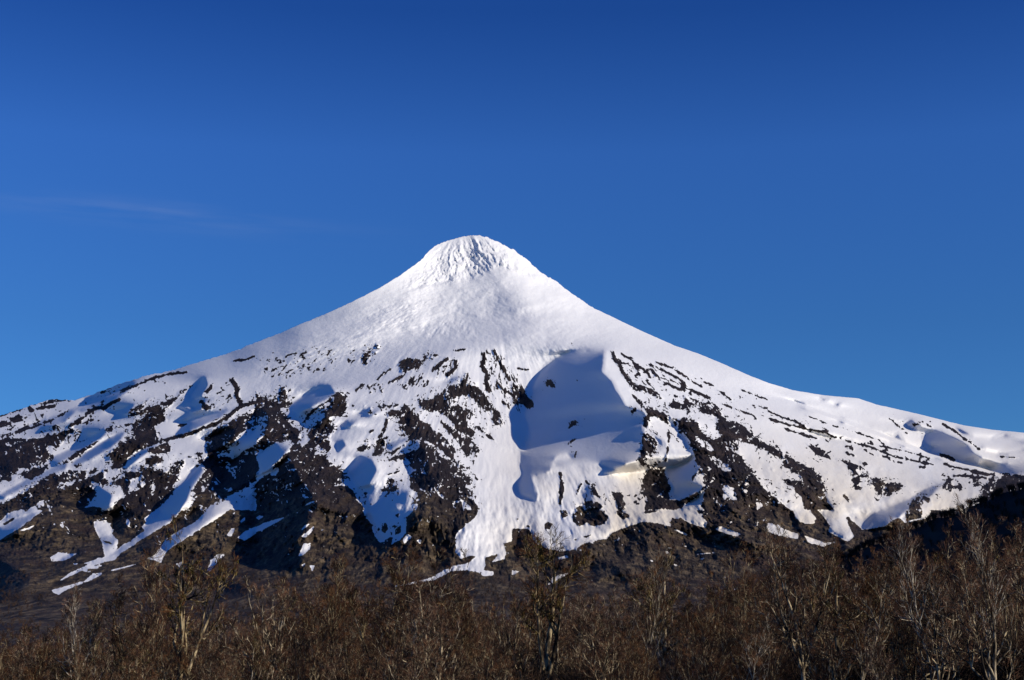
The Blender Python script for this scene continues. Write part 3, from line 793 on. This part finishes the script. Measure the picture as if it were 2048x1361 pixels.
# ---------------------------------------------------------------- bare trees
def tubes(P, Rr, k):
    """P (n, m, 3) chains of points, Rr (n, m) radii -> vertices, quads"""
    n, m, _ = P.shape
    D = np.diff(P, axis=1); D = np.concatenate([D, D[:, -1:]], 1); D /= np.linalg.norm(D, axis=2, keepdims=True) + 1e-9
    ref = np.where(np.abs(D[..., 2:3]) > .9, np.array([1., 0, 0]), np.array([0, 0, 1.]))
    A = np.cross(D, ref); A /= np.linalg.norm(A, axis=2, keepdims=True) + 1e-9; B = np.cross(D, A)
    t = np.arange(k) * 2 * math.pi / k
    V = P[:, :, None] + Rr[:, :, None, None] * (A[:, :, None] * np.cos(t)[:, None] + B[:, :, None] * np.sin(t)[:, None])
    i = np.arange(n * m * k).reshape(n, m, k); j = np.roll(i, -1, axis=2)
    F = np.stack([i[:, :-1], j[:, :-1], j[:, 1:], i[:, 1:]], -1).reshape(-1, 4)
    return V.reshape(-1, 3), F
def join(parts):
    Vs, Fs, o = [], [], 0
    for V, F in parts: Vs.append(V); Fs.append(F + o); o += len(V)
    return np.concatenate(Vs), np.concatenate(Fs)
def grow(g, start, dirn, length, m, wander, lift):
    n = len(start); P = np.zeros((n, m + 1, 3)); P[:, 0] = start; d = dirn / np.linalg.norm(dirn, axis=1, keepdims=True)
    for i in range(m):
        d = d + g.normal(0, wander, (n, 3)); d[:, 2] += lift; d /= np.linalg.norm(d, axis=1, keepdims=True)
        P[:, i + 1] = P[:, i] + d * (length / m)[:, None]
    return P
def children(g, P, Rp, per, lo, spread, lenf, m, wander, lift, taper):
    n, mm, _ = P.shape; idx = np.repeat(np.arange(n), per); N = len(idx)
    t = (lo + (1 - lo) * g.random(N) ** 0.85) * (mm - 1.001); i = t.astype(int); a = (t - i)[:, None]
    S = P[idx, i] * (1 - a) + P[idx, i + 1] * a
    D = P[idx, i + 1] - P[idx, i]; D /= np.linalg.norm(D, axis=1, keepdims=True) + 1e-9
    q = g.normal(0, 1, (N, 3)); q -= (q * D).sum(1, keepdims=True) * D; q /= np.linalg.norm(q, axis=1, keepdims=True) + 1e-9
    an = np.radians(g.uniform(*spread, N))[:, None]
    D = D * np.cos(an) + q * np.sin(an)
    plen = np.linalg.norm(np.diff(P, axis=1), axis=2).sum(1)[idx]
    L = plen * lenf * (1.15 - 0.75 * t / (mm - 1)) * g.uniform(.7, 1.3, N)
    C_ = grow(g, S, D, L, m, wander, lift)
    r0 = Rp[idx, i] * (1 - a[:, 0]) + Rp[idx, i + 1] * a[:, 0]
    r0 = np.minimum(r0 * 0.7, L * 0.022 + 0.003)
    R_ = r0[:, None] * np.linspace(1, taper, m + 1)[None]
    return C_, R_
def tree_mesh(seed, H=10.0, fork=1, thick=0.15, lean=0.06, limbs=15, spread=(28, 58), lift=0.10, dense=(8, 6, 3), bark=None, mossy=0.0, low=0.16):
    """-> unlinked trunk, crown (and lichen) objects of a bare tree H metres tall"""
    g = np.random.default_rng(seed); bark = bark or MAT_BARK
    st = np.zeros((fork, 3)); dr = np.zeros((fork, 3)); dr[:, 2] = 1
    trunkP = [grow(g, np.zeros((1, 3)), np.array([[g.normal(0, lean), g.normal(0, lean), 1]]), np.array([H * .97]), 14, 0.10, 0.08)]
    trunkR = [thick * (np.linspace(1, 0, 15) ** 0.8 * 0.9 + 0.05)[None]]
    for f in range(fork - 1):
        i = g.integers(2, 5); a = g.uniform(0, 6.28)
        s0 = trunkP[0][:, i]; Lf = H * .97 - s0[0, 2] - g.uniform(0, 1.2)
        trunkP.append(grow(g, s0, np.array([[math.cos(a) * .55, math.sin(a) * .55, 1]]), np.array([Lf * 1.04]), 14, 0.06, 0.06))
        trunkR.append(trunkR[0][:, i:i + 1] * .75 * (np.linspace(1, 0, 15) ** 0.8 * 0.9 + 0.06)[None])
    TP, TR = np.concatenate(trunkP), np.concatenate(trunkR)
    L1, R1 = children(g, TP, TR, max(8, int(limbs * 1.35) // fork), low, spread, 0.42, 8, 0.19, lift * 1.2, 0.25)
    L2, R2 = children(g, L1, R1, dense[0], 0.15, (25, 60), 0.48, 5, 0.17, lift * .9, 0.3)
    L3, R3 = children(g, L2, R2, dense[1], 0.12, (22, 55), 0.66, 3, 0.12, lift * .7, 0.4)
    L4, R4 = children(g, L3, R3, dense[2], 0.1, (18, 50), 0.80, 2, 0.10, 0.05, 0.5)
    R1 = R1 * 1.15; R2 = np.maximum(R2 * 1.2, .015); R3 = np.maximum(R3 * .9, .0062); R4 = np.maximum(R4 * .8, .0045)
    out = [mesh_obj('trunk', *tubes(TP, TR, 7), bark, link=False)]
    v1, f1 = join([tubes(L1, R1, 4), tubes(L2, R2, 3)]); v2, f2 = join([tubes(L3, R3, 3), tubes(L4, R4, 3)])
    ms = [(v1, f1), (v2, f2)]; fm = [np.zeros(len(f1)), np.ones(len(f2))]
    if mossy:                                    # beards of lichen hanging on the limbs
        pts = np.concatenate([L1[:, 1:6].reshape(-1, 3), L2[:, 1:3].reshape(-1, 3)])
        n = int(1500 * mossy); b = pts[g.integers(0, len(pts), n)] + g.normal(0, .05, (n, 3)); b[:, 2] -= g.random(n) * .06
        q = g.normal(0, 1, (n, 3, 3)) * np.array([.022, .022, .06])
        V = np.concatenate([b[:, None] + q, b[:, None] - np.array([[[0, 0, .12]]]) + q[:, :1] * .3], 1).reshape(-1, 3)
        i = np.arange(n * 4).reshape(n, 4); ms.append((V, np.concatenate([i[:, [0, 1, 2, 3]], i[:, [0, 2, 1, 3]]]))); fm.append(np.full(2 * n, 2))
    V, F = join(ms)
    out.append(mesh_obj('crown', V, F, [bark, MAT_TWIG, MAT_LICHEN], fm=np.concatenate(fm), link=False))
    return out
KINDS = {
 'round':  [tree_mesh(s, fork=3, limbs=20, thick=.16) for s in (11, 12, 13)],
 'slim':   [tree_mesh(s, thick=.085, limbs=20, spread=(18, 42), lift=.14, lean=.10, bark=MAT_BARK, dense=(7, 6, 3)) for s in (21, 22)],
 'pale':   [tree_mesh(s, thick=.11, limbs=15, spread=(22, 48), lift=.14, lean=.14, bark=MAT_PALE, dense=(7, 6, 3)) for s in (31, 32, 33)],
 'mossy':  [tree_mesh(s, thick=.24, fork=3, limbs=22, spread=(40, 80), lift=.09, mossy=m, dense=(8, 6, 3), low=.35) for s, m in ((41, 1.0), (42, .8))],
 'thicket':[tree_mesh(s, thick=.07, fork=4, limbs=24, spread=(15, 45), lift=.12, lean=.1, low=.12, dense=(7, 6, 3)) for s in (51, 52)],
 'leggy':  [tree_mesh(61, thick=.12, fork=1, limbs=13, spread=(30, 60), lift=.12, low=.45, mossy=.25)],
}
def link_tree(parts, x, y, z, s, rz, label, group=None, name='bare_tree', sw=1.0):
    r = bpy.data.objects.new(name, None); col.objects.link(r); r.empty_display_size = .5
    r.location = (x, y, z); r.rotation_euler = (0, 0, rz); r.scale = (s * sw, s * sw, s)
    tag(r, label, 'tree', group)
    for p in parts:
        c = p.copy(); col.objects.link(c); c.parent = r
    return r
def plant(u, vtop, y, kind, i, rz, label, group=None, sw=1.0):
    a, b = ray(u, vtop); x = a * y; zt = b * y; z0 = float(gz(x, y)) - .1
    p = KINDS[kind]; return link_tree(p[i % len(p)], x, y, z0, max(.3, (zt - z0) / 10.0), rz, label, group, sw=sw)
HERO = [
 (155, 1188, 72, 'pale', 0, 'thin pale stemmed bare tree standing up alone near the left edge', .7),
 (95, 1255, 80, 'round', 1, 'low bushy bare tree left of the thin pale stem at the left edge', 1),
 (208, 1225, 76, 'leggy', 0, 'short dark bare tree right of the thin pale stem at the left edge', .9),
 (262, 1170, 78, 'round', 0, 'broad bare tree spreading its crown between thin pale stem and tall forked tree', 1),
 (338, 1110, 76, 'slim', 0, 'slender dark bare tree just left of the tall yellow lichen stem', .8),
 (374, 1062, 70, 'mossy', 1, 'tall forked tree with yellow lichen on its stem, tallest at the left', .8),
 (455, 1215, 74, 'thicket', 0, 'low many stemmed bare bush right of the tall forked lichen tree', .9),
 (500, 1235, 66, 'leggy', 0, 'low dark bare tree in the dip before the dark peak', .8),
 (552, 1135, 72, 'round', 2, 'leaning bare tree with a dark trunk below the black peak', 1),
 (628, 1140, 76, 'thicket', 1, 'many stemmed bare tree with pale upright limbs below the brown ridge', 1),
 (690, 1108, 84, 'slim', 1, 'slender bare tree rising below the end of the brown ridge', .8),
 (762, 1092, 78, 'round', 0, 'tall bare tree whose twigs reach the foot of the blue gully', .9),
 (822, 1080, 72, 'thicket', 0, 'tall fan shaped bare tree with bundled limbs left of the avalanche tongue', 1.1),
 (880, 1120, 62, 'round', 1, 'stout dark trunked bare tree below the avalanche tongue', 1.1),
 (962, 1150, 80, 'slim', 0, 'slender bare tree under the tip of the avalanche tongue', .9),
 (1020, 1170, 84, 'round', 2, 'low bare tree left of the gnarled lichen tree', .9),
 (1088, 1070, 70, 'mossy', 0, 'gnarled tree hung with yellow lichen in the middle of the forest', .95),
 (1165, 1205, 74, 'slim', 1, 'low slim bare tree right of the gnarled lichen tree', .9),
 (1215, 1180, 78, 'thicket', 1, 'reddish many stemmed bare bush below the brown hump', 1),
 (1276, 1118, 60, 'pale', 1, 'straight pale trunk standing beside the second lichen tree', .6),
 (1322, 1112, 70, 'mossy', 1, 'lichen covered tree right of the straight pale trunk', 1),
 (1405, 1160, 76, 'round', 0, 'rounded bare tree between the second lichen tree and the taller right thicket', 1),
 (1482, 1100, 74, 'thicket', 0, 'upright bare tree where the forest edge starts to climb to the right', .9),
 (1548, 1075, 66, 'slim', 0, 'slim bare tree before the lower end of the right snow field', .9),
 (1600, 1035, 58, 'round', 2, 'left leaning bare tree reaching the snow at the right', .9),
 (1650, 1070, 66, 'slim', 1, 'slender bare tree beside the blue snow hollow', .9),
 (1700, 1045, 56, 'pale', 2, 'left leaning pale bare tree below the blue snow hollow', .9),
 (1752, 1060, 62, 'thicket', 1, 'many stemmed bare tree at the foot of the dark wooded spur', 1),
 (1800, 1030, 54, 'slim', 0, 'tall slender bare tree in front of the dark wooded spur', .9),
 (1850, 1020, 50, 'pale', 0, 'tall pale stem standing out against the dark wooded spur', .8),
 (1905, 1010, 52, 'round', 1, 'broad bare tree between the two tall pale stems at the right', .9),
 (1962, 990, 46, 'pale', 1, 'tallest pale stem near the right edge', .8),
 (2012, 1005, 50, 'thicket', 0, 'many stemmed bare tree right of the tallest pale stem', .9),
 (2055, 1000, 48, 'round', 0, 'bare tree cut by the right edge of the picture', .9)]
for q, (u, vt_, y, kind, i, lab, sw) in enumerate(HERO):
    vt_ += 26 * (400 < u < 1050) + 6 + 50 * min(max((u - 1500) / 200, 0), 1)
    plant(u, vt_, y, kind, i, q * 1.9, lab, 'bare trees standing out along the top of the forest', sw)
ENV = [(-100, 1290), (0, 1285), (90, 1275), (150, 1262), (300, 1248), (400, 1240), (460, 1258), (520, 1252), (560, 1210), (700, 1195), (900, 1190), (960, 1218), (1100, 1215), (1230, 1215),
       (1300, 1205), (1450, 1190), (1520, 1155), (1700, 1130), (1850, 1105), (2048, 1090), (2150, 1085)]
ZONES = [(330, 'left', 'bare brown tree in the thicket at the left end of the forest'),
         (740, 'leftc', 'bare brown tree in the thicket below the black peak and brown ridge'),
         (1140, 'mid', 'bare brown tree in the thicket below the avalanche tongue'),
         (1500, 'rightc', 'bare brown tree in the thicket below the brown hump'),
         (3000, 'right', 'bare brown tree in the tall thicket before the dark spur')]
g = np.random.default_rng(5)
NF = 250
yy = 38 + 190 * ((np.arange(NF) + g.random(NF)) / NF) ** 1.1
for q in range(NF):
    y = float(yy[q]); u = -60 + 2170 * ((q * 0.61803 + g.uniform(-.03, .03)) % 1.0)
    e = float(np.interp(u, [p[0] for p in ENV], [p[1] for p in ENV]))
    nearness = np.clip((110 - y) / 70, 0, 1)
    vt_ = e - 14 * (u < 1200) + g.uniform(-15, 42) + nearness * g.uniform(0, 170)
    a, b = ray(u, vt_); z0 = float(gz(a * y, y)); H = b * y - z0
    if H > 13: vt_ = 0; H = g.uniform(9, 13)
    if H < 3.0: H = 3.0
    kind = g.choice(['round', 'slim', 'thicket', 'pale', 'leggy', 'mossy'], p=[.34, .17, .27, .09, .08, .05])
    if kind == 'pale' and u < 1400 and g.random() < .6: kind = 'round'
    p = KINDS[kind]
    zn = next(z for z in ZONES if u < z[0])
    link_tree(p[int(g.integers(0, len(p)))], a * y, y, z0 - .1, H / 10, g.uniform(0, 6.28), zn[2], 'bare trees massed in the forest, ' + zn[2].split(' in the ')[1], sw=g.uniform(.85, 1.15))

# simple far trees, merged: a brush of up-swept tapering twigs
def brush(g, n=26, up=1.0, fat=1.0):
    """unit-high brush tree: returns V, F (triangles)"""
    t0 = g.random(n) * .55; a = g.uniform(0, 6.28, n); s = g.uniform(.18, .75, n)
    base = np.stack([np.zeros(n), np.zeros(n), t0 * .8], -1); L = (1 - t0) * g.uniform(.55, .95, n)
    d = np.stack([np.cos(a) * s, np.sin(a) * s, np.full(n, up)], -1); d /= np.linalg.norm(d, axis=1, keepdims=True)
    tip = base + d * L[:, None]
    # sub twigs
    k = 3; idx = np.repeat(np.arange(n), k); f = g.uniform(.3, .8, n * k)[:, None]
    b2 = base[idx] + (tip - base)[idx] * f; d2 = d[idx] + g.normal(0, .45, (n * k, 3)); d2[:, 2] = np.abs(d2[:, 2]) + .2
    t2 = b2 + d2 / np.linalg.norm(d2, axis=1, keepdims=True) * (L[idx] * .35)[:, None]
    B = np.concatenate([base, b2, [[0, 0, 0]]]); T = np.concatenate([tip, t2, [[0, 0, .8]]])
    w = fat * np.r_[np.full(n, .016), np.full(n * k, .012), .028]
    r = np.random.default_rng(1).uniform(0, 6.28, len(B))
    V = np.stack([B + w[:, None] * np.stack([np.cos(r + p), np.sin(r + p), 0 * r], -1) for p in (0, 2.1, 4.2)] + [T], 1)
    i = np.arange(len(B) * 4).reshape(-1, 4)
    return V.reshape(-1, 3), np.concatenate([i[:, [0, 1, 3]], i[:, [1, 2, 3]], i[:, [2, 0, 3]]])
BR = [brush(np.random.default_rng(100 + k)) for k in range(10)]
BRS = [brush(np.random.default_rng(200 + k), n=7) for k in range(8)]
def scatter(name, pts, hs, mat, label, cat, protos=BR, wide=1.0):
    parts = []
    g = np.random.default_rng(len(pts))
    for (x, y, z), h in zip(pts, hs):
        V, F = protos[int(g.integers(0, len(protos)))]; a = g.uniform(0, 6.28); c, s_ = math.cos(a), math.sin(a)
        W = V.copy(); W[:, 0], W[:, 1] = V[:, 0] * c - V[:, 1] * s_, V[:, 0] * s_ + V[:, 1] * c
        W[:, :2] *= wide
        parts.append((W * h + np.array([x, y, z - .1 * h]), F))
    o = mesh_obj(name, *join(parts), mat, smooth=False); tag(o, label, cat, kind='stuff'); return o
# undergrowth beneath the trees
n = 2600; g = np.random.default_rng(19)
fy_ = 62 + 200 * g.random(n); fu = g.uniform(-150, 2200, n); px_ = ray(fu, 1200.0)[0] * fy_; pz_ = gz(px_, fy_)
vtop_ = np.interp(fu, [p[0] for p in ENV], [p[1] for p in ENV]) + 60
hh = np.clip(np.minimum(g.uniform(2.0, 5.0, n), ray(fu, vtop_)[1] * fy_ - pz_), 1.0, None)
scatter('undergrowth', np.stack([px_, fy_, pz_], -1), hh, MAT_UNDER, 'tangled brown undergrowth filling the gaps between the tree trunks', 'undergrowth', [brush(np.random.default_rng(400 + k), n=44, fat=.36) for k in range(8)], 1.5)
# the far wood in the valley
n = 2600; g = np.random.default_rng(9)
fy_ = 265 + 1500 * g.random(n) ** 1.2; fu = g.uniform(-150, 2200, n)
a_, b_ = ray(fu, 1200.0); px_ = a_ * fy_; pz_ = gz(px_, fy_)
vmax = np.interp(fu, [0, 400, 800, 1400, 2048], [1262, 1255, 1235, 1215, 1190])
zt = ray(fu, vmax)[1] * fy_
hh = np.minimum(g.uniform(7, 12, n), np.maximum(zt - pz_, 5))
scatter('far_wood', np.stack([px_, fy_, pz_], -1), hh, MAT_TWIG, 'brown mass of leafless wood filling the valley behind the nearer trees', 'wood')
# scrub and low wood on the foot of the mountain, rooted on its surface
n = 9000; su = g.uniform(-200, 2250, n); sv = 1120 + 180 * g.random(n) ** .8
dens = put(samp(N3, uu * .8 + 500, vv * 1.3), su, sv) + (sv - 1185) / 45 + np.clip((su - 1150) / 500, 0, 1) * 1.2
keep = (dens > .25) & (put(ROCKA, su, sv) > .8)
su, sv = su[keep], sv[keep]
sY = base(np.array([su]), np.array([sv]), su)[0]
sY = sY + put(RELIEF, su, sv) * np.clip(sY / 6500, .2, 1.3); sa, sb_ = ray(su, sv)
scatter('scrub', np.stack([sa * sY, sY, sb_ * sY], -1), g.uniform(6, 13, len(su)) * np.clip(sY / 2600, .8, 1.5), MAT_SCRUB, 'purplish brown scrub covering the foot of the mountain', 'scrub', BRS, 1.8)

# ---------------------------------------------------------------- the dark wooded spur on the right
cu = np.array([1440, 1560, 1640, 1700, 1740, 1800, 1860, 1900, 1960, 2000, 2048, 2200, 2500, 3000], float)
cv = np.array([1215, 1160, 1122, 1100, 1078, 1056, 1028, 1018, 992, 976, 962, 905, 820, 740], float)
uuq = np.linspace(1440, 3000, 130); cvq = np.interp(uuq, cu, cv) + 14 + 2.0 * np.sin(uuq * .09) + 1.5 * np.sin(uuq * .23)
cy = 1500 - (uuq - 1440) * .25
rows = []
for k in range(-14, 15):
    s = k / 14.0; a, b = ray(uuq, cvq); X = a * cy; Z = b * cy
    drop = (Z + 95) * (1 - (1 - abs(s)) ** 1.3) if k < 0 else (Z + 95) * s ** 1.2
    Yk = cy + s * (650 if k < 0 else 500) * (0.25 + 0.75 * (Z + 95) / 250)
    Xk = X + (abs(s) * -60 if k < 0 else 0)
    rows.append(np.stack([Xk, Yk, Z - drop + (6 * np.sin(uuq * .05 + k) * (1 - abs(s)) if abs(k) > 4 else 0)], -1))
HP = np.array(rows)
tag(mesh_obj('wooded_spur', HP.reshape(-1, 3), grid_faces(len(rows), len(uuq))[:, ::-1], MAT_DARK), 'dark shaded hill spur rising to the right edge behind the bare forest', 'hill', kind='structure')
# trees on it: those along its crest are single trees, the rest is wood
g = np.random.default_rng(77)
pts, hs = [], []
for q in range(2600):
    i = g.integers(0, 15); j = g.integers(6, 95); f = g.random(2)
    p = HP[i, j] * (1 - f[0]) + HP[min(i + 1, 14), j] * f[0]; p = p + (HP[i, j + 1] - HP[i, j]) * f[1]
    pts.append(p); hs.append(g.uniform(7, 12))
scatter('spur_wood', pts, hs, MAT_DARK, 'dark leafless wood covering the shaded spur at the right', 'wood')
crest = []
for k in range(4):
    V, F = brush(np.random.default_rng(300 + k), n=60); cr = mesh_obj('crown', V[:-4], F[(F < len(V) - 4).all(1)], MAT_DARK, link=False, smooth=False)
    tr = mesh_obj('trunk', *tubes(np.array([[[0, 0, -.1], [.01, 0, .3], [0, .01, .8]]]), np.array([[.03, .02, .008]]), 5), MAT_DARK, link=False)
    crest.append([tr, cr])
for q in range(64):
    t = 1560 + 560 * (q + g.uniform(-.35, .35)) / 63; j = (t - 1440) / (3000 - 1440) * 129; i = int(j); f = j - i
    p = HP[14, i] * (1 - f) + HP[14, i + 1] * f
    zone = 'lower end' if t < 1760 else ('middle' if t < 1930 else 'upper end')
    link_tree(crest[q % 4], p[0], p[1] + g.uniform(-14, 4), p[2] - 1.5, g.uniform(8, 13), g.uniform(0, 6.28),
              'small dark tree on the crest of the shaded spur, at its ' + zone, 'dark trees along the crest of the shaded spur, ' + zone, name='crest_tree', sw=g.uniform(.8, 1.25))
